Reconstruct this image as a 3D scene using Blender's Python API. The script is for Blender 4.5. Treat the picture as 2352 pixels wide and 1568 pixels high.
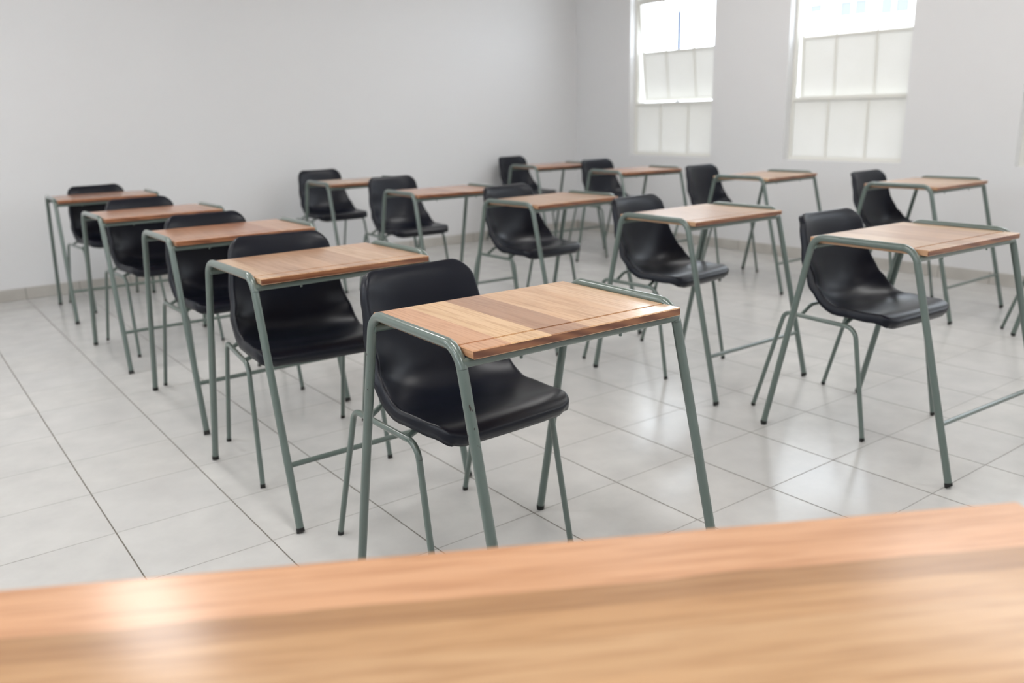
import bpy, bmesh, math, random
from mathutils import Vector, Matrix

for o in list(bpy.data.objects):
    bpy.data.objects.remove(o)
SC = bpy.context.scene
COL = SC.collection
random.seed(4)

# ------------------------------------------------------------------ camera
CX, CY, CZ, YAW, PITCH, ROLL, FPX = -0.40326, -2.51032, 1.15582, 0.93252, 0.26254, -0.02518, 1945.72482
def make_camera():
    cy, sy, cp, sp = math.cos(YAW), math.sin(YAW), math.cos(PITCH), math.sin(PITCH)
    f = Vector((cy * cp, sy * cp, -sp)); r = Vector((sy, -cy, 0)); u = r.cross(f)
    cr, sr = math.cos(ROLL), math.sin(ROLL)
    r2 = cr * r + sr * u; u2 = -sr * r + cr * u
    cam = bpy.data.cameras.new('camera'); o = bpy.data.objects.new('camera', cam); COL.objects.link(o)
    m = Matrix((r2, u2, -f)).transposed().to_4x4(); m.translation = (CX, CY, CZ)
    o.matrix_world = m
    cam.sensor_fit = 'HORIZONTAL'; cam.sensor_width = 36.0; cam.lens = 36.0 * FPX / 2352.0
    cam.clip_start = 0.05; cam.clip_end = 200
    cam.dof.use_dof = True; cam.dof.focus_distance = 1.85; cam.dof.aperture_fstop = 2.9
    SC.camera = o
make_camera()

# ------------------------------------------------------------------ world, exposure
SKY = 3.2
LAMP_STRIP, LAMP_PANEL = 9.2, 4.7
W = bpy.data.worlds.new('sky'); SC.world = W; W.use_nodes = True
bg = W.node_tree.nodes['Background']; bg.inputs[0].default_value = (0.84, 0.92, 1.0, 1); bg.inputs[1].default_value = SKY
SC.view_settings.view_transform = 'Standard'; SC.view_settings.look = 'None'
SC.view_settings.gamma = 1.0; SC.view_settings.use_curve_mapping = False
SC.view_settings.exposure = 1.08

# ------------------------------------------------------------------ node helpers
def lin(c):
    return tuple(((v / 255) / 12.92 if v / 255 <= 0.04045 else ((v / 255 + 0.055) / 1.055) ** 2.4) for v in c) + (1,)
class NT:
    def __init__(s, name):
        s.m = bpy.data.materials.new(name); s.m.use_nodes = True
        s.t = s.m.node_tree; s.b = s.t.nodes['Principled BSDF']; s.out = s.t.nodes['Material Output']
    def n(s, typ, **kw):
        x = s.t.nodes.new(typ)
        for k, v in kw.items(): setattr(x, k, v)
        return x
    def l(s, a, b): s.t.links.new(a, b)
    def math(s, op, a, b=None, clamp=False):
        x = s.n('ShaderNodeMath', operation=op); x.use_clamp = clamp
        for i, v in enumerate((a, b)):
            if v is None: continue
            if isinstance(v, (int, float)): x.inputs[i].default_value = v
            else: s.l(v, x.inputs[i])
        return x.outputs[0]
    def mix(s, f, a, b, blend='MIX'):
        x = s.n('ShaderNodeMix', data_type='RGBA', blend_type=blend)
        for i, v in ((0, f), (6, a), (7, b)):
            if isinstance(v, (int, float)): x.inputs[i].default_value = v
            elif isinstance(v, tuple): x.inputs[i].default_value = v
            else: s.l(v, x.inputs[i])
        return x.outputs[2]
    def ramp(s, f, stops, interp='LINEAR'):
        x = s.n('ShaderNodeValToRGB'); x.color_ramp.interpolation = interp
        e = x.color_ramp.elements
        while len(e) < len(stops): e.new(0.5)
        for el, (p, c) in zip(e, stops): el.position = p; el.color = c
        s.l(f, x.inputs[0]); return x.outputs[0]
    def coords(s, scale=(1, 1, 1), loc=None):
        tc = s.n('ShaderNodeTexCoord'); mp = s.n('ShaderNodeMapping'); mp.inputs['Scale'].default_value = scale
        if loc is not None: s.l(loc, mp.inputs['Location'])
        s.l(tc.outputs['Object'], mp.inputs['Vector']); return mp.outputs[0]
    def noise(s, vec, scale, detail=4, rough=0.5):
        x = s.n('ShaderNodeTexNoise'); x.inputs['Scale'].default_value = scale
        x.inputs['Detail'].default_value = detail; x.inputs['Roughness'].default_value = rough
        s.l(vec, x.inputs['Vector']); return x.outputs['Fac']
    def bump(s, h, strength, dist):
        x = s.n('ShaderNodeBump'); x.inputs['Strength'].default_value = strength; x.inputs['Distance'].default_value = dist
        s.l(h, x.inputs['Height']); s.l(x.outputs[0], s.b.inputs['Normal'])

def simple(name, col, rough=0.5, var=0.04, scale=8, bump=0.0, bscale=200, metallic=0, coat=0, spec=0.5):
    k = NT(name); v = k.coords()
    f = k.noise(v, scale)
    a = tuple(c * (1 - var) for c in col[:3]) + (1,); b = tuple(min(1, c * (1 + var)) for c in col[:3]) + (1,)
    k.l(k.mix(f, a, b), k.b.inputs['Base Color'])
    k.b.inputs['Roughness'].default_value = rough; k.b.inputs['Metallic'].default_value = metallic
    k.b.inputs['Coat Weight'].default_value = coat; k.b.inputs['Coat Roughness'].default_value = 0.12
    k.b.inputs['Specular IOR Level'].default_value = spec
    if bump: k.bump(k.noise(v, bscale, 2), bump, 0.001)
    return k.m

TILE = 0.34
def floor_material():
    k = NT('glazed_floor_tiles'); tc = k.n('ShaderNodeTexCoord'); sx = k.n('ShaderNodeSeparateXYZ'); k.l(tc.outputs['Object'], sx.inputs[0])
    fx = k.math('DIVIDE', sx.outputs[0], TILE); fy = k.math('DIVIDE', sx.outputs[1], TILE)
    def dist(f):
        r = k.math('FRACT', k.math('ADD', f, 100.5)); return k.math('ABSOLUTE', k.math('SUBTRACT', r, 0.5))
    dx, dy = dist(fx), dist(fy)
    def line(d, w0, w1):
        m = k.n('ShaderNodeMapRange'); m.inputs[1].default_value = w0; m.inputs[2].default_value = w1
        m.inputs[3].default_value = 1; m.inputs[4].default_value = 0; k.l(d, m.inputs[0]); return m.outputs[0]
    lx, ly = line(dx, 0.0040, 0.0075), line(dy, 0.0025, 0.0055)
    g = k.math('MAXIMUM', lx, k.math('MULTIPLY', ly, 0.8))
    cx = k.math('FLOOR', k.math('ADD', fx, 100.5)); cy = k.math('FLOOR', k.math('ADD', fy, 100.5))
    cb = k.n('ShaderNodeCombineXYZ'); k.l(k.math('FLOOR', k.math('ADD', fx, 100.0)), cb.inputs[0]); k.l(k.math('FLOOR', k.math('ADD', fy, 100.0)), cb.inputs[1])
    wn = k.n('ShaderNodeTexWhiteNoise', noise_dimensions='3D'); k.l(cb.outputs[0], wn.inputs[0])
    v = k.coords(); cloud = k.noise(v, 6.5, 5, 0.55); fine = k.noise(v, 60, 3)
    base = k.ramp(cloud, [(0.30, lin((189, 188, 186))), (0.72, lin((204, 203, 200)))])
    base = k.mix(k.math('MULTIPLY', wn.outputs['Value'], 0.35), base, lin((194, 194, 194)))
    base = k.mix(k.math('MULTIPLY', fine, 0.10), base, lin((222, 219, 214)))
    col = k.mix(g, base, lin((104, 98, 90)))
    k.l(col, k.b.inputs['Base Color'])
    rr = k.math('ADD', k.math('MULTIPLY', cloud, 0.12), 0.13); rr = k.math('ADD', rr, k.math('MULTIPLY', g, 0.5), True)
    k.l(rr, k.b.inputs['Roughness']); k.b.inputs['Specular IOR Level'].default_value = 0.30
    h = k.math('SUBTRACT', k.math('MULTIPLY', k.noise(v, 9, 2), 0.25), g); k.bump(h, 0.35, 0.0015)
    return k.m

def skirting_material(axis):
    k = NT('skirting_tiles'); tc = k.n('ShaderNodeTexCoord'); sx = k.n('ShaderNodeSeparateXYZ'); k.l(tc.outputs['Object'], sx.inputs[0])
    f = k.math('DIVIDE', sx.outputs[axis], TILE)
    d = k.math('ABSOLUTE', k.math('SUBTRACT', k.math('FRACT', k.math('ADD', f, 100.5)), 0.5))
    m = k.n('ShaderNodeMapRange'); m.inputs[1].default_value = 0.004; m.inputs[2].default_value = 0.009; m.inputs[3].default_value = 1; m.inputs[4].default_value = 0
    k.l(d, m.inputs[0])
    v = k.coords(); cloud = k.noise(v, 6, 4)
    base = k.ramp(cloud, [(0.3, lin((180, 176, 170))), (0.7, lin((198, 195, 189)))])
    k.l(k.mix(m.outputs[0], base, lin((120, 114, 106))), k.b.inputs['Base Color']); k.b.inputs['Roughness'].default_value = 0.3
    return k.m

def wood_top(name, fixed=None, coat=0.75, wavy=0, across=0, plank=0.105, shift=0.0, grain=(9, 1.1, 9), rough=0.19, tones=None):
    """Glued planks. across: local axis across the planks; grain runs on the other one."""
    k = NT(name); tc = k.n('ShaderNodeTexCoord'); oi = k.n('ShaderNodeObjectInfo')
    sx = k.n('ShaderNodeSeparateXYZ'); k.l(tc.outputs['Object'], sx.inputs[0])
    u = k.math('ADD', sx.outputs[across], shift)
    if wavy:
        wv = k.coords((1.6, 3.0, 3.0)); u = k.math('ADD', u, k.math('MULTIPLY', k.math('SUBTRACT', k.noise(wv, 2.0, 3), 0.5), wavy))
    if fixed:
        t = k.math('ADD', k.math('DIVIDE', u, 0.56), 0.5)
        tone = k.ramp(t, fixed, 'CONSTANT')
        seed = k.ramp(t, [(p, (0.13 * i % 1, 0.13 * i % 1, 0.13 * i % 1, 1)) for i, (p, c) in enumerate(fixed)], 'CONSTANT')
        rnd = seed
    else:
        off = k.math('MULTIPLY', oi.outputs['Random'], 7.0)
        cell = k.math('FLOOR', k.math('ADD', k.math('DIVIDE', u, plank), off))
        cb = k.n('ShaderNodeCombineXYZ'); k.l(cell, cb.inputs[0]); k.l(oi.outputs['Random'], cb.inputs[1])
        wn = k.n('ShaderNodeTexWhiteNoise', noise_dimensions='3D'); k.l(cb.outputs[0], wn.inputs[0])
        rnd = wn.outputs['Value']
        tone = k.ramp(rnd, tones or [(0.0, lin((201, 162, 127))), (0.3, lin((192, 150, 116))), (0.6, lin((207, 171, 137))), (0.85, lin((184, 143, 111)))])
    # grain
    mp = k.n('ShaderNodeMapping'); mp.inputs['Scale'].default_value = grain
    lc = k.n('ShaderNodeCombineXYZ'); k.l(k.math('MULTIPLY', rnd, 9.0), lc.inputs[0]); k.l(k.math('MULTIPLY', rnd, 5.0), lc.inputs[1]); k.l(k.math('MULTIPLY', oi.outputs['Random'], 11.0), lc.inputs[2])
    k.l(lc.outputs[0], mp.inputs['Location']); k.l(tc.outputs['Object'], mp.inputs['Vector'])
    nz = k.n('ShaderNodeTexNoise'); nz.inputs['Scale'].default_value = 2.2; nz.inputs['Detail'].default_value = 6; nz.inputs['Distortion'].default_value = 0.9; k.l(mp.outputs[0], nz.inputs['Vector'])
    g1 = nz.outputs['Fac']
    mp2 = k.n('ShaderNodeMapping'); mp2.inputs['Scale'].default_value = tuple(q * 9 if q > 3 else q * 3 for q in grain); k.l(lc.outputs[0], mp2.inputs['Location']); k.l(tc.outputs['Object'], mp2.inputs['Vector'])
    g2 = k.noise(mp2.outputs[0], 2.0, 3, 0.6)
    a = k.mix(1.0, tone, k.ramp(g1, [(0.28, (0.84, 0.78, 0.70, 1)), (0.50, (1, 1, 1, 1)), (0.75, (1.0, 0.95, 0.90, 1))]), 'MULTIPLY')
    a = k.mix(1.0, a, k.ramp(g2, [(0.36, (0.80, 0.74, 0.68, 1)), (0.54, (1, 1, 1, 1))]), 'MULTIPLY')
    k.l(a, k.b.inputs['Base Color']); k.b.inputs['Roughness'].default_value = 0.42
    k.b.inputs['Coat Weight'].default_value = coat; k.b.inputs['Coat Roughness'].default_value = rough
    k.bump(g2, 0.02, 0.0006); k.b.inputs['Specular IOR Level'].default_value = 0.3
    return k.m

def wood_end_shaded(name, light, dark):
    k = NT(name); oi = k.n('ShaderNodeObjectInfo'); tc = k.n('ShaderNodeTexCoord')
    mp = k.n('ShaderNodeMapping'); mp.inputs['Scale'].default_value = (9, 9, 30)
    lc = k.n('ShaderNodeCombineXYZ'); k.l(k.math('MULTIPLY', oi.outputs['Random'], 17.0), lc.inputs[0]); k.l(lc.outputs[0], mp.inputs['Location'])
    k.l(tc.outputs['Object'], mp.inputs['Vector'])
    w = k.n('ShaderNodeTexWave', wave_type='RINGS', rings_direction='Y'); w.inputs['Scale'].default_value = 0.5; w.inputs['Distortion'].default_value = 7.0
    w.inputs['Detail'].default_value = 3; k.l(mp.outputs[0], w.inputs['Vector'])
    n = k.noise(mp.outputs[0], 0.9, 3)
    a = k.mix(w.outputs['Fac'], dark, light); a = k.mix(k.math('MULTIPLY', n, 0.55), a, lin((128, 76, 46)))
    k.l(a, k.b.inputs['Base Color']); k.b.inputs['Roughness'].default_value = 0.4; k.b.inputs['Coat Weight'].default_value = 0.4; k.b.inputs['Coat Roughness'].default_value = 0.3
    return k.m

def paint_metal(name, col, chips=False):
    k = NT(name); v = k.coords(); n = k.noise(v, 25, 3)
    c = k.mix(n, tuple(x * 0.94 for x in col[:3]) + (1,), tuple(x * 1.06 for x in col[:3]) + (1,))
    if chips:
        tc = k.n('ShaderNodeTexCoord'); sx = k.n('ShaderNodeSeparateXYZ'); k.l(tc.outputs['Object'], sx.inputs[0])
        mask = k.math('MULTIPLY', k.math('GREATER_THAN', k.noise(k.coords((1, 1, 0.45)), 130, 2), 0.685),
                      k.math('GREATER_THAN', sx.outputs[2], 0.52))
        c = k.mix(mask, c, (0.02, 0.018, 0.016, 1))
    k.l(c, k.b.inputs['Base Color']); k.b.inputs['Roughness'].default_value = 0.32
    k.b.inputs['Coat Weight'].default_value = 0.8; k.b.inputs['Coat Roughness'].default_value = 0.1
    k.bump(k.noise(v, 60, 2), 0.04, 0.001)
    return k.m

def glass_clear():
    k = NT('clear_window_glass'); tr = k.n('ShaderNodeBsdfTransparent'); gl = k.n('ShaderNodeBsdfGlossy'); gl.inputs['Roughness'].default_value = 0.02
    fr = k.n('ShaderNodeFresnel'); fr.inputs[0].default_value = 1.45; mx = k.n('ShaderNodeMixShader')
    ge = k.n('ShaderNodeNewGeometry'); k.l(k.math('MULTIPLY', fr.outputs[0], k.math('SUBTRACT', 1.0, ge.outputs['Backfacing'])), mx.inputs[0]); k.l(tr.outputs[0], mx.inputs[1]); k.l(gl.outputs[0], mx.inputs[2]); k.l(mx.outputs[0], k.out.inputs[0])
    return k.m
def glass_frosted():
    k = NT('whitened_window_glass'); d = k.n('ShaderNodeBsdfDiffuse'); t = k.n('ShaderNodeBsdfTranslucent'); mx = k.n('ShaderNodeMixShader')
    n = k.noise(k.coords(), 3.0, 3)
    k.l(k.ramp(n, [(0.3, (0.78, 0.79, 0.77, 1)), (0.7, (0.82, 0.83, 0.82, 1))]), d.inputs[0])
    t.inputs[0].default_value = (0.86, 0.83, 0.80, 1); mx.inputs[0].default_value = FROST_T
    k.l(d.outputs[0], mx.inputs[1]); k.l(t.outputs[0], mx.inputs[2]); k.l(mx.outputs[0], k.out.inputs[0])
    return k.m
FROST_T = 0.27

M = dict(
    floor=floor_material(), skirt_x=skirting_material(0), skirt_y=skirting_material(1),
    wall=simple('painted_plaster', lin((226, 226, 227)), 0.55, 0.012, 1.3, 0.12, 90),
    ceil=simple('white_ceiling_paint', lin((234, 229, 222)), 0.7, 0.01, 2),
    frame=simple('cream_window_paint', lin((232, 231, 225)), 0.4, 0.01, 5),
    clear=glass_clear(), frost=glass_frosted(),
    tube=paint_metal('grey_green_gloss_paint', lin((91, 105, 99))),
    tube_chip=paint_metal('chipped_grey_green_gloss_paint', lin((91, 105, 99)), True),
    plastic=simple('black_moulded_plastic', (0.0045, 0.0060, 0.0125), 0.33, 0.10, 12, 0.05, 500, spec=0.30),
    rubber=simple('black_rubber', (0.008, 0.008, 0.008), 0.6),
    wood=wood_top('varnished_plank_top'),
    wood_first=wood_top('varnished_plank_top_striped', fixed=[
        (0.0, lin((206, 157, 120))), (0.155, lin((219, 181, 138))), (0.335, lin((172, 129, 98))), (0.515, lin((210, 169, 130))),
        (0.80, lin((216, 178, 141)))]),
    wood_dark=wood_top('redder_varnished_plank_top', tones=[(0.0, lin((188, 138, 104))), (0.4, lin((174, 121, 88))), (0.7, lin((192, 146, 114))), (0.9, lin((168, 115, 84)))]),
    end=wood_end_shaded('varnished_end_grain_shaded', lin((156, 104, 70)), lin((100, 58, 40))),  # end grain, with the desk edge's shading also mixed into its dark tones
    teacher=wood_top('teacher_desk_wood', coat=0.5, wavy=0.035, across=1, shift=0.28, grain=(1.0, 6, 6), rough=0.2,
                     fixed=[(0.0, lin((184, 145, 106))), (0.44, lin((195, 156, 116))), (0.70, lin((188, 147, 106))), (0.780, lin((168, 127, 89))), (0.842, lin((206, 157, 120)))]),
    lamp_body=simple('white_enamel', lin((235, 235, 232)), 0.4),
    facade=simple('white_render', lin((238, 236, 230)), 0.8, 0.02, 1),
    bluewin=simple('grey_blue_window_glass', lin((112, 116, 134)), 0.2, 0.05, 2),
    post=simple('slate_blue_post_paint', lin((62, 72, 92)), 0.5),
    pale_post=simple('pale_grey_post_paint', lin((150, 155, 170)), 0.5),
    paving=simple('light_concrete_paving', lin((190, 186, 178)), 0.8, 0.08, 3),
)

# ------------------------------------------------------------------ mesh helpers
def link(name, bm, mats, parent=None, smooth=False, auto=None, label=None):
    me = bpy.data.meshes.new(name); bm.normal_update(); bm.to_mesh(me); bm.free()
    if not isinstance(mats, (list, tuple)): mats = [mats]
    for m in mats: me.materials.append(m)
    if smooth:
        for p in me.polygons: p.use_smooth = True
    o = bpy.data.objects.new(name, me); COL.objects.link(o)
    if parent is not None: o.parent = parent
    if label: o['label'] = label
    if auto:
        try:
            me.set_sharp_from_angle(angle=math.radians(auto))
        except Exception: pass
    return o
def bx(bm, x0, x1, y0, y1, z0, z1, mat=0):
    vs = [bm.verts.new((x, y, z)) for z in (z0, z1) for y in (y0, y1) for x in (x0, x1)]
    fs = []
    for q in ((0, 2, 3, 1), (4, 5, 7, 6), (0, 1, 5, 4), (2, 6, 7, 3), (0, 4, 6, 2), (1, 3, 7, 5)):
        f = bm.faces.new([vs[i] for i in q]); f.material_index = mat; fs.append(f)
    return fs
def box_obj(name, dims, mat, parent=None, bevel=0.0, seg=2, label=None):
    bm = bmesh.new(); bx(bm, *dims)
    if bevel: bmesh.ops.bevel(bm, geom=bm.edges[:], offset=bevel, segments=seg, affect='EDGES', profile=0.5)
    return link(name, bm, mat, parent, label=label)
def tube(bm, pts, r, seg=14, cap=True):
    pts = [Vector(p) for p in pts]; rings = []; n = len(pts)
    t0 = (pts[1] - pts[0]).normalized()
    ref = Vector((1, 0, 0)) if abs(t0.x) < 0.8 else Vector((0, 0, 1))
    nrm = (ref - t0 * ref.dot(t0)).normalized()
    for i, p in enumerate(pts):
        if i == 0: t = t0
        elif i == n - 1: t = (pts[i] - pts[i - 1]).normalized()
        else: t = ((pts[i + 1] - pts[i]).normalized() + (pts[i] - pts[i - 1]).normalized()).normalized()
        nrm = (nrm - t * nrm.dot(t)).normalized(); b = t.cross(nrm)
        rings.append([bm.verts.new(p + r * (math.cos(a) * nrm + math.sin(a) * b)) for a in [2 * math.pi * j / seg for j in range(seg)]])
    for a, b in zip(rings, rings[1:]):
        for j in range(seg):
            bm.faces.new((a[j], a[(j + 1) % seg], b[(j + 1) % seg], b[j]))
    if cap:
        bm.faces.new(list(reversed(rings[0]))); bm.faces.new(rings[-1])
def arc(p0, corner, p1, rad, n=8):
    """fillet between segments p0-corner-p1; returns list of points of the arc"""
    p0, c, p1 = Vector(p0), Vector(corner), Vector(p1)
    a = (p0 - c).normalized(); b = (p1 - c).normalized(); ang = a.angle(b)
    d = rad / math.tan(ang / 2); s = c + a * d; e = c + b * d
    cen = c + (a + b).normalized() * (rad / math.sin(ang / 2))
    out = []
    v0 = s - cen; v1 = e - cen; tot = v0.angle(v1)
    for i in range(n + 1):
        f = i / n
        out.append(cen + (math.sin((1 - f) * tot) * v0 + math.sin(f * tot) * v1) / math.sin(tot))
    return out
def empty(name, loc, rz=0.0):
    o = bpy.data.objects.new(name, None); COL.objects.link(o); o.location = loc; o.rotation_euler = (0, 0, rz)
    o.empty_display_size = 0.1; return o
def tag(o, label, cat, group=None):
    o['label'] = label; o['category'] = cat
    if group: o['group'] = group
    return o
def struct(o, label=None):
    o['kind'] = 'structure'
    if label: o['label'] = label
    return o

# ------------------------------------------------------------------ room shell
X0, X1, Y0, Y1, ZC = -2.7, 5.38, -4.7, 4.112, 2.85
T = 0.2
REV = 0.065
struct(box_obj('floor', (X0, X1 + 0.0, Y0, Y1, -0.1, 0.0), M['floor']), 'pale grey glazed tile floor with thin dark grout lines')
struct(box_obj('ceiling', (X0 - T, X1 + T, Y0 - T, Y1 + T, ZC, ZC + 0.12), M['ceil']), 'plain white ceiling')
struct(box_obj('wall_back', (X0 - T, X1 + T, Y1, Y1 + T, -0.1, ZC), M['wall']), 'plain off-white wall behind the desk rows')
struct(box_obj('wall_front', (X0 - T, X1 + T, Y0 - T, Y0, -0.1, ZC), M['wall']))
SILL, HEAD = 0.755, 2.52
WIN = [(2.385, 3.36), (0.685, 1.655), (-1.025, -0.06), (-2.73, -1.76), (-4.43, -3.46)]
def wall_with_holes(name, xa, xb, holes):
    bm = bmesh.new()
    bx(bm, xa, xb, Y0, Y1, -0.1, SILL); bx(bm, xa, xb, Y0, Y1, HEAD, ZC)
    ys = [Y0]
    for a, b in sorted(holes): ys += [a, b]
    ys.append(Y1)
    for i in range(0, len(ys), 2): bx(bm, xa, xb, ys[i], ys[i + 1], SILL, HEAD)
    return link(name, bm, M['wall'])
struct(wall_with_holes('wall_right', X1, X1 + T, WIN), 'off-white wall with the tall windows')
struct(wall_with_holes('wall_left', X0 - T, X0, WIN))
SKH = 0.080
struct(box_obj('baseboard_back', (X0, X1, Y1 - 0.009, Y1, 0, SKH), M['skirt_x'], bevel=0.002, seg=1), 'grey tile skirting along the back wall')
struct(box_obj('baseboard_right', (X1 - 0.009, X1, Y0, Y1 - 0.0095, 0, SKH), M['skirt_y'], bevel=0.002, seg=1), 'grey tile skirting under the windows')
struct(box_obj('baseboard_left', (X0, X0 + 0.009, Y0, Y1 - 0.0095, 0, SKH), M['skirt_y'], bevel=0.002, seg=1))
struct(box_obj('baseboard_front', (X0 + 0.0095, X1 - 0.0095, Y0, Y0 + 0.009, 0, SKH), M['skirt_x'], bevel=0.002, seg=1))

# ------------------------------------------------------------------ windows
Z1, ZM, Z2 = 1.215, 1.655, 2.10
def make_window(idx, xw, sgn, ya, yb, angle, label=None, lap=0.03):
    """steel window: root mesh is the fixed frame; children are panes and the top-hung sash"""
    xf = xw + sgn * REV                       # inner face of frame
    w = yb - ya; yc = (ya + yb) / 2
    root = bmesh.new()
    d0, d1 = 0.0, sgn * 0.03
    def b(x0, x1, *r): bx(root, min(x0, x1), max(x0, x1), *r)
    H = HEAD - SILL
    fw = 0.026
    b(d0, d1, -w / 2, -w / 2 + fw, 0, H); b(d0, d1, w / 2 - fw, w / 2, 0, H)
    b(d0, d1, -w / 2 + fw, w / 2 - fw, 0, fw); b(d0, d1, -w / 2 + fw, w / 2 - fw, H - fw, H)
    zt = Z1 - SILL; zs = Z2 - SILL
    b(d0, d1, -w / 2 + fw, w / 2 - fw, zt - 0.016, zt + 0.010); b(d0, d1, -w / 2 + fw, w / 2 - fw, zs - 0.004, zs + 0.022)
    for q in (-1, 1):
        y = q * w / 6
        b(sgn * 0.006, sgn * 0.022, y - 0.008, y + 0.008, fw, zt - 0.016); b(sgn * 0.006, sgn * 0.022, y - 0.008, y + 0.008, zs + 0.022, H - fw)
    o = link('window_%d' % idx, root, M['frame']); o.location = (xf, yc, SILL)
    struct(o, label)
    def pane(name, parent, x, z0, z1, hw, mat):
        bm = bmesh.new(); bx(bm, x - 0.002, x + 0.002, -hw, hw, z0, z1); return link(name, bm, mat, parent)
    pane('frosted_pane', o, sgn * 0.014, fw, zt - 0.016, w / 2 - fw, M['frost'])
    pane('clear_pane', o, sgn * 0.014, zs + 0.022, H - fw, w / 2 - fw, M['clear'])
    # sash, hinged at top; local origin at hinge
    sb = bmesh.new()
    def s(x0, x1, *r): bx(sb, min(x0, x1), max(x0, x1), *r)
    L = (Z2 - 0.006) - (Z1 + 0.012) + lap; hw = w / 2 - fw - 0.004; m = L - (Z2 - ZM)
    e = sgn * 0.026
    s(0, e, -hw, -hw + 0.022, -L, 0); s(0, e, hw - 0.022, hw, -L, 0)
    s(0, e, -hw + 0.022, hw - 0.022, -0.022, 0); s(0, e, -hw + 0.022, hw - 0.022, -L, -L + 0.024)
    zm = -(Z2 - 0.006 - ZM)
    s(0, e, -hw + 0.022, hw - 0.022, zm - 0.010, zm + 0.010)
    for q in (-1, 1):
        y = q * w / 6
        s(sgn * 0.004, sgn * 0.020, y - 0.008, y + 0.008, -L + 0.024, zm - 0.010); s(sgn * 0.004, sgn * 0.020, y - 0.008, y + 0.008, zm + 0.010, -0.022)
    so = link('opening_sash', sb, M['frame'], o); so.location = (sgn * (0.031 if lap else 0.003), 0, Z2 - 0.006 - SILL); so.rotation_euler = (0, -sgn * math.radians(angle), 0)
    pane('frosted_pane', so, sgn * 0.012, -L + 0.024, zm - 0.010, hw - 0.022, M['frost'])
    pane('clear_pane', so, sgn * 0.012, zm + 0.010, -0.022, hw - 0.022, M['clear'])
    return o
labs = ['window nearest the corner, its sash swung outwards', 'middle window with a white building seen through its top panes', 'window cut off by the right edge of the photo', None, None]
for i, (a, b) in enumerate(WIN):
    make_window(i + 1, X1, 1, a, b, (6.5, 2.0, 2.0, 3.0, 2.0)[i], labs[i], 0.0 if i == 0 else 0.03)
for i, (a, b) in enumerate(WIN):
    make_window(i + 6, X0, -1, a, b, 2.0)

# ------------------------------------------------------------------ outside
struct(box_obj('ground_outside', (-30, 45, -30, 45, -0.5, -0.35), M['paving']))
bld = empty('neighbouring_building', (16.0, 3.0, -0.35)); tag(bld, 'bright white building outside, seen through the middle window', 'building')
bm = bmesh.new(); bx(bm, 0, 6, -6, 6.75, 0, 6.0); link('wall', bm, M['facade'], bld)
def bwin(y0, y1, z0, z1, cols, rows):
    f = bmesh.new()
    for i in range(cols + 1):
        y = y0 + (y1 - y0) * i / cols; bx(f, -0.03, 0.0, y - 0.03, y + 0.03, z0 + 0.35, z1 + 0.35)
    for j in range(rows + 1):
        z = z0 + (z1 - z0) * j / rows + 0.35; bx(f, -0.03, 0.0, y0, y1, z - 0.03, z + 0.03)
    fo = link('window', f, M['frame'], bld)
    p = bmesh.new(); bx(p, -0.008, 0.02, y0, y1, z0 + 0.35, z1 + 0.35); link('pane', p, M['bluewin'], fo)
bwin(5.5, 5.85, 3.0, 3.22, 1, 1); bwin(4.5, 5.15, 2.86, 3.9, 2, 3); bwin(3.62, 4.3, 2.82, 3.9, 2, 2); bwin(1.2, 2.4, 2.85, 3.9, 2, 2)
post = empty('outdoor_post', (10.0, 6.99, -0.35)); tag(post, 'thin dark post outside, seen through the window by the corner', 'post')
bm = bmesh.new(); tube(bm, [(0, 0, 0), (0, 0, 2.95)], 0.035); link('lower_shaft', bm, M['post'], post, True, 40)
bm = bmesh.new(); tube(bm, [(0, 0, 2.95), (0, 0, 4.6)], 0.05); link('upper_shaft', bm, M['pale_post'], post, True, 40)

# ------------------------------------------------------------------ ceiling lights (above the frame)
def lamp_mat(name, power):
    k = NT(name); e = k.n('ShaderNodeEmission'); e.inputs[0].default_value = (1.0, 0.985, 0.965, 1); e.inputs[1].default_value = power
    k.l(e.outputs[0], k.out.inputs[0]); return k.m
LM_STRIP = lamp_mat('lit_strip_diffuser', LAMP_STRIP); LM_PANEL = lamp_mat('lit_panel_diffuser', LAMP_PANEL)
for i, (x, y) in enumerate([(0.38, 1.7), (3.76, -0.95), (3.76, 1.7), (0.38, -0.95), (0.38, -3.4), (3.76, -3.4), (-1.6, -0.95), (-1.6, 1.7)]):
    t = empty('ceiling_light', (x, y, ZC - 0.0)); tag(t, 'long white fluorescent ceiling light', 'ceiling light', 'fluorescent ceiling lights')
    hw = 0.30 if x > 3 else 0.14
    box_obj('housing', (-hw - 0.02, hw + 0.02, -0.62, 0.62, -0.06, 0.0), M['lamp_body'], t, 0.006)
    box_obj('diffuser', (-hw, hw, -0.60, 0.60, -0.075, -0.0605), LM_PANEL if x > 3 else LM_STRIP, t)

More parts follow.
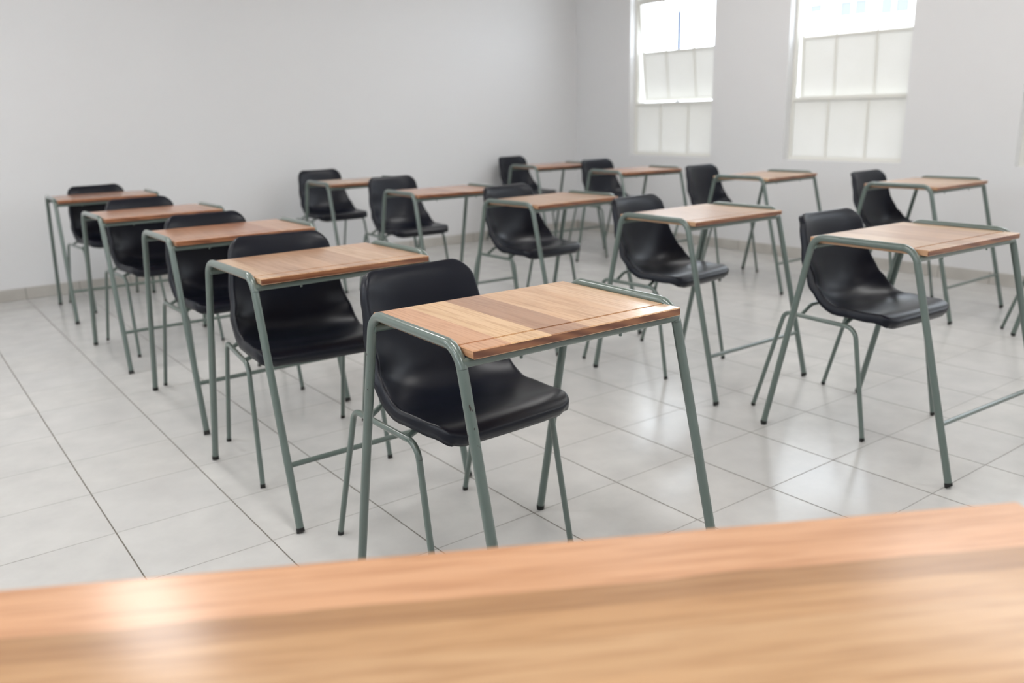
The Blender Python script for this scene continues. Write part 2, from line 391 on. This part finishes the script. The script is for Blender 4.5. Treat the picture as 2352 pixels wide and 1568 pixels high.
# ------------------------------------------------------------------ student desk
TW, TD, TZ, TT = 0.560, 0.426, 0.7228, 0.0185
RD = 0.0113
def make_desk(top_mat, tube_mat):
    root = empty('student_desk', (0, 0, 0))
    # tabletop: profile in y (front at y=0, back y=TD) with a pencil groove near the front
    bm = bmesh.new()
    h = TW / 2; zt, zb = TZ, TZ - TT
    cb = 0.0022
    g0, g1, gd = 0.052, 0.058, 0.005
    prof = [(0, zb + cb), (0, zt - cb), (cb, zt), (g0 - 0.001, zt), (g0, zt - gd), (g1, zt - gd), (g1 + 0.001, zt), (TD - cb, zt), (TD, zt - cb), (TD, zb + cb), (TD - cb, zb), (cb, zb)]
    xs = [-h, -h + cb, h - cb, h]
    rows = []
    for i, x in enumerate(xs):
        e = cb if i in (0, 3) else 0
        row = []
        for (y, z) in prof:
            yy = y; zz = z
            if e:
                if y <= cb: yy = max(y, e)
                if y >= TD - cb: yy = min(y, TD - e)
                if z >= zt - 1e-6: zz = z - e
                if z <= zb + 1e-6: zz = z + e
            row.append(bm.verts.new((x, yy, zz)))
        rows.append(row)
    n = len(prof)
    for a, b in zip(rows, rows[1:]):
        for j in range(n):
            k = (j + 1) % n
            f = bm.faces.new((a[j], a[k], b[k], b[j]))
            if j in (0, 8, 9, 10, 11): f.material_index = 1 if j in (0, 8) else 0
    for row in (rows[0], rows[-1]):
        f = bm.faces.new(row if row is rows[0] else list(reversed(row)))
    bmesh.ops.recalc_face_normals(bm, faces=bm.faces[:])
    bmesh.ops.triangulate(bm, faces=[f for f in bm.faces if len(f.verts) > 4])
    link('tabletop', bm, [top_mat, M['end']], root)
    # side tubes
    X = TW / 2 + RD + 0.0005
    XF = 0.2961
    ZR = TZ + 0.0025
    for s in (-1, 1):
        ff = Vector((s * XF, -0.151, 0.004)); rf = Vector((s * XF, 0.566, 0.004))
        ca = Vector((s * X, 0.036, ZR)); cr = Vector((s * X, 0.402, ZR))
        A = arc(ff, ca, cr, 0.058, 9); B = arc(ca, cr, rf, 0.052, 9)
        bm = bmesh.new(); tube(bm, A + B, RD, cap=False); link('side_rail', bm, tube_mat, root, True)
        for foot, top in ((ff, A[0]), (rf, B[-1])):
            d = (foot - top).normalized(); st = foot - d * 0.012
            bm = bmesh.new(); tube(bm, [top, top.lerp(st, 0.5), st], RD, cap=True); lg = link('leg', bm, tube_mat, root, True, 50)
            bm = bmesh.new()
            tube(bm, [st - d * 0.0005, st + d * 0.009], RD * 1.06); 
            for v in bm.verts:
                if v.co.z < 0.008: v.co.z = 0.0005
            link('foot_cap', bm, M['rubber'], lg, True, 50)
    # rails under the top and the low stretcher between the front legs
    bm = bmesh.new(); tube(bm, [(-X, 0.027, TZ - TT - 0.0105), (X, 0.027, TZ - TT - 0.0105)], 0.010)
    for x in (-0.15, 0.12): tube(bm, [(x, 0.027, TZ - TT - 0.018), (x, 0.027, TZ - TT - 0.026)], 0.0035, 8)
    link('front_rail', bm, tube_mat, root, True, 50)
    bm = bmesh.new(); tube(bm, [(-X, 0.398, TZ - TT - 0.0105), (X, 0.398, TZ - TT - 0.0105)], 0.010); link('rear_rail', bm, tube_mat, root, True, 50)
    bm = bmesh.new(); tube(bm, [(-XF, -0.101, 0.192), (XF, -0.101, 0.192)], 0.0080); link('stretcher', bm, tube_mat, root, True, 50)
    return root

# ------------------------------------------------------------------ plastic chair
def spline(ctrl, n):
    pts = []
    P = [Vector(p) for p in ctrl]; P = [2 * P[0] - P[1]] + P + [2 * P[-1] - P[-2]]
    for i in range(1, len(P) - 2):
        for k in range(n):
            t = k / n
            a, b, c, d = P[i - 1], P[i], P[i + 1], P[i + 2]
            pts.append(0.5 * ((2 * b) + (c - a) * t + (2 * a - 5 * b + 4 * c - d) * t * t + (3 * b - a - 3 * c + d) * t ** 3))
    pts.append(P[-2]); return pts
PROF = spline([(-0.056, 0.4410), (-0.040, 0.4530), (-0.005, 0.4585), (0.06, 0.4515), (0.12, 0.4425), (0.18, 0.4385), (0.235, 0.4440), (0.278, 0.4640), (0.308, 0.500), (0.326, 0.550), (0.337, 0.610), (0.345, 0.670), (0.354, 0.725), (0.362, 0.752), (0.370, 0.7640)], 10)
PL = [0.0]
for a, b in zip(PROF, PROF[1:]): PL.append(PL[-1] + (b - a).length)
PT = PL[-1]
def prof_at(t):
    t = max(0.0, min(PT, t))
    import bisect
    i = min(max(bisect.bisect_right(PL, t) - 1, 0), len(PL) - 2)
    f = (t - PL[i]) / (PL[i + 1] - PL[i]); p = PROF[i].lerp(PROF[i + 1], f)
    j = max(0, min(len(PROF) - 1, i)); a = PROF[max(0, j - 3)]; b = PROF[min(len(PROF) - 1, j + 4)]
    tg = (b - a).normalized()
    return p, tg
def lerp_tab(tab, t):
    for (a, va), (b, vb) in zip(tab, tab[1:]):
        if t <= b:
            f = max(0, (t - a) / (b - a)); f = f * f * (3 - 2 * f); return va + (vb - va) * f
    return tab[-1][1]
HW = [(0.0, 0.193), (0.10, 0.199), (0.25, 0.203), (0.36, 0.200), (0.46, 0.187), (0.58, 0.174), (PT, 0.164)]
RISE = [(0.0, -0.004), (0.08, 0.004), (0.20, 0.020), (0.34, 0.066), (0.42, 0.060), (0.52, 0.034), (0.62, 0.022), (PT, 0.010)]
def shell_pt(s, t):
    p, tg = prof_at(t); hw = lerp_tab(HW, t); nrm = Vector((-tg[1], tg[0]))   # (y,z) plane, pointing up / forward
    r = lerp_tab(RISE, t) * abs(s) ** 2.6
    return Vector((hw * s * (1 - 0.03 * abs(s) ** 3), p[0] + nrm[0] * r, p[1] + nrm[1] * r))
def make_shell():
    bm = bmesh.new()
    N = 112
    hw = 0.19; L = PT
    out = []
    # rounded rectangle outline in (x,t)
    rf, rt = 0.055, 0.060
    path = []
    def corner(cx, cy, rx, ry, a0):
        for i in range(9):
            a = math.radians(a0 + 90 * i / 8); path.append((cx + rx * math.cos(a), cy + ry * math.sin(a)))
    corner(hw - rf, L - rt, rf, rt, 0)
    for i in range(1, 10): path.append((hw - rf - (2 * (hw - rf)) * i / 10, L))
    corner(-hw + rf, L - rt, rf, rt, 90)
    for i in range(1, 26): path.append((-hw, L - rt - (L - rt - rf) * i / 26))
    corner(-hw + rf, rf, rf, rf, 180)
    for i in range(1, 10): path.append((-hw + rf + (2 * (hw - rf)) * i / 10, 0))
    corner(hw - rf, rf, rf, rf, 270)
    for i in range(1, 26): path.append((hw, rf + (L - rt - rf) * i / 26))
    N = len(path)
    c0, c1 = 0.19, L - 0.18
    rings = []
    RH = [0.0, 0.25, 0.45, 0.62, 0.75, 0.85, 0.92, 0.965, 1.0]
    for rho in RH:
        ring = []
        for (x, t) in path:
            cx, ct = 0.0, min(max(t, c0), c1)
            xx = cx + (x - cx) * rho; tt = ct + (t - ct) * rho
            ring.append(shell_pt(xx / hw, tt))
        rings.append(ring)
    # skirt rings
    last = rings[-1]; prev = rings[-2]
    sk = [(0.0045, -0.0010), (0.0085, -0.0048), (0.0105, -0.0110), (0.0122, -0.0220), (0.0132, -0.0335)]
    sk_rings = [[] for _ in sk]
    for i, (x, t) in enumerate(path):
        o = (last[i] - prev[i]).normalized()
        tang = (last[(i + 1) % N] - last[i - 1]).normalized()
        nrm = o.cross(tang).normalized()
        p, tg = prof_at(t); ref = Vector((0, -tg[1], tg[0]))
        if nrm.dot(ref) < 0: nrm = -nrm
        # blend normal with profile normal for an even skirt
        nn = (nrm * 0.4 + ref * 0.6).normalized()
        f = 1.0 - 0.35 * max(0.0, (t - 0.62 * L) / (0.38 * L))
        for k, (a, b) in enumerate(sk): sk_rings[k].append(last[i] + o * a + nn * b * f)
    rings += sk_rings
    vr = [[bm.verts.new(p) for p in r] for r in rings]
    for a, b in zip(vr, vr[1:]):
        for j in range(N):
            k = (j + 1) % N
            bm.faces.new((a[j], b[j], b[k], a[k]))
    bmesh.ops.remove_doubles(bm, verts=bm.verts[:], dist=0.0004)
    bmesh.ops.recalc_face_normals(bm, faces=bm.faces[:])
    # make normals look up/forward
    c = max(bm.faces, key=lambda f: f.normal.z * (1 if abs(f.calc_center_median().x) < 0.1 else 0))
    mid = [f for f in bm.faces if abs(f.calc_center_median().x) < 0.08 and f.calc_center_median().y < 0.15 and f.calc_center_median().y > 0.02]
    if sum(f.normal.z for f in mid) < 0: bmesh.ops.reverse_faces(bm, faces=bm.faces[:])
    return bm
RC = 0.0082
def make_chair():
    root = empty('school_chair', (0, 0, 0))
    s = link('seat_shell', make_shell(), M['plastic'], root, True)
    md = s.modifiers.new('thickness', 'SOLIDIFY'); md.thickness = 0.0038; md.offset = -1
    XT, XF = 0.212, 0.222
    ZR = 0.400
    for sg in (-1, 1):
        ff = Vector((sg * XF, -0.004, 0.004)); rf = Vector((sg * XF, 0.488, 0.004))
        ca = Vector((sg * XT, 0.066, ZR)); cr = Vector((sg * XT, 0.368, ZR + 0.006))
        A = arc(ff, ca, cr, 0.048, 8); B = arc(ca, cr, rf, 0.034, 8)
        bm = bmesh.new(); tube(bm, A + B, RC, 12, cap=False); link('side_rail', bm, M['tube'], root, True)
        for foot, top in ((ff, A[0]), (rf, B[-1])):
            d = (foot - top).normalized(); st = foot - d * 0.009
            bm = bmesh.new(); tube(bm, [top, top.lerp(st, 0.5), st], RC, 12); lg = link('leg', bm, M['tube'], root, True, 50)
            bm = bmesh.new(); tube(bm, [st - d * 0.0005, st + d * 0.008], RC * 1.06, 12)
            for v in bm.verts:
                if v.co.z < 0.006: v.co.z = 0.0005
            link('foot_cap', bm, M['rubber'], lg, True, 50)
    for y, z in ((0.115, 0.4265), (0.300, 0.437)):
        zr = ZR + 0.001
        P = [Vector((-XT, y, zr)), Vector((-0.150, y, z)), Vector((0.150, y, z)), Vector((XT, y, zr))]
        pts = [P[0]] + arc(P[0], P[1], P[2], 0.05, 5) + arc(P[1], P[2], P[3], 0.05, 5) + [P[3]]
        bm = bmesh.new(); tube(bm, pts, 0.0075, 10); link('cross_rail', bm, M['tube'], root, True, 50)
    return root

def copy_tree(o, parent=None):
    c = o.copy(); COL.objects.link(c)
    if parent is not None: c.parent = parent
    for ch in o.children: copy_tree(ch, c)
    return c

DESKS = {
 'd1': (0.7411, -1.2297, -0.0254), 'd2': (0.7164, -0.1941, 0.0148), 'd3': (0.7633, 0.7838, 0.0012), 'd4': (0.7409, 1.8468, 0.0173), 'd5': (0.7593, 3.1493, -0.0397),
 'e1': (2.4198, -1.2326, -0.0420), 'e2': (2.4710, -0.2537, 0.0025), 'e3': (2.4578, 0.7394, 0.0464), 'e4': (2.3581, 1.6743, -0.0401), 'e5': (2.3773, 2.8492, -0.0350),
 'g1': (4.4247, -1.2532, 0.0), 'g2': (4.4247, -0.2182, 0.0001), 'g3': (4.4130, 0.8652, 0.0509), 'g4': (4.2792, 1.9741, -0.0727), 'g5': (4.3310, 3.0356, -0.0414)}
CHAIRS = {
 'd1': (0.7517, -0.9096, 0.0436), 'd2': (0.6743, 0.0018, -0.1155), 'd3': (0.7548, 0.9091, 0.0219), 'd4': (0.7764, 2.0048, 0.0933), 'd5': (0.8300, 3.2960, 0.1200),
 'e1': (2.4842, -0.9978, -0.0524), 'e2': (2.4993, -0.0076, 0.1020), 'e3': (2.4985, 1.0242, 0.0629), 'e4': (2.4135, 2.2522, -0.0165), 'e5': (2.4428, 3.4454, 0.0144),
 'g1': (4.4529, -1.0765, 0.0), 'g2': (4.4740, 0.0285, 0.0100), 'g3': (4.4247, 1.2806, 0.0630), 'g4': (4.5520, 2.5450, 0.0203), 'g5': (4.5309, 3.6480, 0.1546)}
DL = {
 'd1': 'large central desk with striped pale and brown plank top and chipped front leg',
 'd2': 'wooden-topped desk, second in the left row, just behind the large striped front desk',
 'd3': 'wooden-topped desk in the middle of the left row, third from the front',
 'd4': 'wooden-topped desk in the left row, second from the back wall',
 'd5': 'reddish wooden-topped desk at far left, last in the left row against the back wall',
 'e1': 'front desk of the middle row, big pinkish wooden top at right',
 'e2': 'second desk of the middle row, wooden top just beyond the striped front desk',
 'e3': 'third desk of the middle row, wooden top near the centre of the photo',
 'e4': 'fourth desk of the middle row, reddish top with its chair pulled back to its left',
 'e5': 'last desk of the middle row, nearest the back wall, partly hidden by a chair',
 'g1': 'front desk of the window row, only its rear leg showing at the right edge',
 'g2': 'second desk of the window row, wooden top to the right below the wall between windows',
 'g3': 'third desk of the window row, small wooden top below the middle window',
 'g4': 'fourth desk of the window row, small wooden top below the window nearest the corner',
 'g5': 'last desk of the window row, smallest wooden top beside the room corner'}
CL = {
 'd1': 'large black plastic chair tucked under the striped front desk, centre of the photo',
 'd2': 'black plastic chair at the second desk of the left row, turned slightly outwards',
 'd3': 'black plastic chair pushed under the third desk of the left row',
 'd4': 'black plastic chair behind the fourth desk of the left row',
 'd5': 'farthest black plastic chair of the left row, in front of the back wall',
 'e1': 'large black plastic chair at the front desk of the middle row',
 'e2': 'black plastic chair at the second desk of the middle row',
 'e3': 'black plastic chair at the third desk of the middle row',
 'e4': 'black plastic chair pulled back from the fourth desk of the middle row',
 'e5': 'black plastic chair at the last desk of the middle row',
 'g1': 'black plastic chair at the right edge, only a thin rear leg showing',
 'g2': 'black plastic chair at the second desk of the window row, right side of the photo',
 'g3': 'black plastic chair at the third desk of the window row',
 'g4': 'black plastic chair at the fourth desk of the window row',
 'g5': 'farthest black plastic chair of the window row, left of the room corner'}
proto = {}
order = ['d1'] + [k for k in DESKS if k != 'd1']
first = make_desk(M['wood_first'], M['tube'])
# only the near left front leg and rail of the first desk are chipped
for ch in first.children:
    if ch.name.startswith('leg') and ch.data.vertices and sum(v.co.x for v in ch.data.vertices) < 0: ch.data.materials[0] = M['tube_chip']
second = make_desk(M['wood'], M['tube'])
third = make_desk(M['wood_dark'], M['tube'])
used = set()
for k in order:
    src = first if k == 'd1' else (third if k in ('d3', 'd4', 'd5', 'e4', 'g4', 'g5') else second)
    if src.name in used: o = copy_tree(src)
    else: o = src; used.add(src.name)
    x, y, a = DESKS[k]; o.location = (x, y, 0); o.rotation_euler = (0, 0, a)
    tag(o, DL[k], 'desk', 'student desks in three rows')
ch0 = make_chair()
for i, k in enumerate(CHAIRS):
    o = ch0 if i == 0 else copy_tree(ch0)
    x, y, a = CHAIRS[k]; o.location = (x, y, 0); o.rotation_euler = (0, 0, a)
    tag(o, CL[k], 'chair', 'black plastic school chairs')

# ------------------------------------------------------------------ teacher's desk in the foreground
td = empty('teacher_desk', (0.508, -2.170, 0), math.radians(-29.4))
tag(td, 'blurred orange-brown wooden desk top across the bottom of the photo', 'desk')
box_obj('tabletop', (-1.42, 0.0, -0.60, 0.0, 0.720, 0.75), M['teacher'], td, 0.006, 3)
for i, (x, y) in enumerate(((-0.06, -0.06), (-1.36, -0.06), (-0.06, -0.54), (-1.36, -0.54))):
    bm = bmesh.new(); tube(bm, [(x, y, 0.012), (x, y, 0.70)], 0.016); lg = link('leg', bm, M['tube'], td, True, 50)
    bm = bmesh.new(); tube(bm, [(x, y, 0.0), (x, y, 0.0118)], 0.017); link('foot_cap', bm, M['rubber'], lg, True, 50)
box_obj('apron', (-1.36, -0.06, -0.069, -0.051, 0.655, 0.7195), M['tube'], td, 0.002)
box_obj('apron', (-1.36, -0.06, -0.549, -0.531, 0.655, 0.7195), M['tube'], td, 0.002)
box_obj('apron', (-0.069, -0.051, -0.53, -0.07, 0.655, 0.7195), M['tube'], td, 0.002)
box_obj('apron', (-1.369, -1.351, -0.53, -0.07, 0.655, 0.7195), M['tube'], td, 0.002)
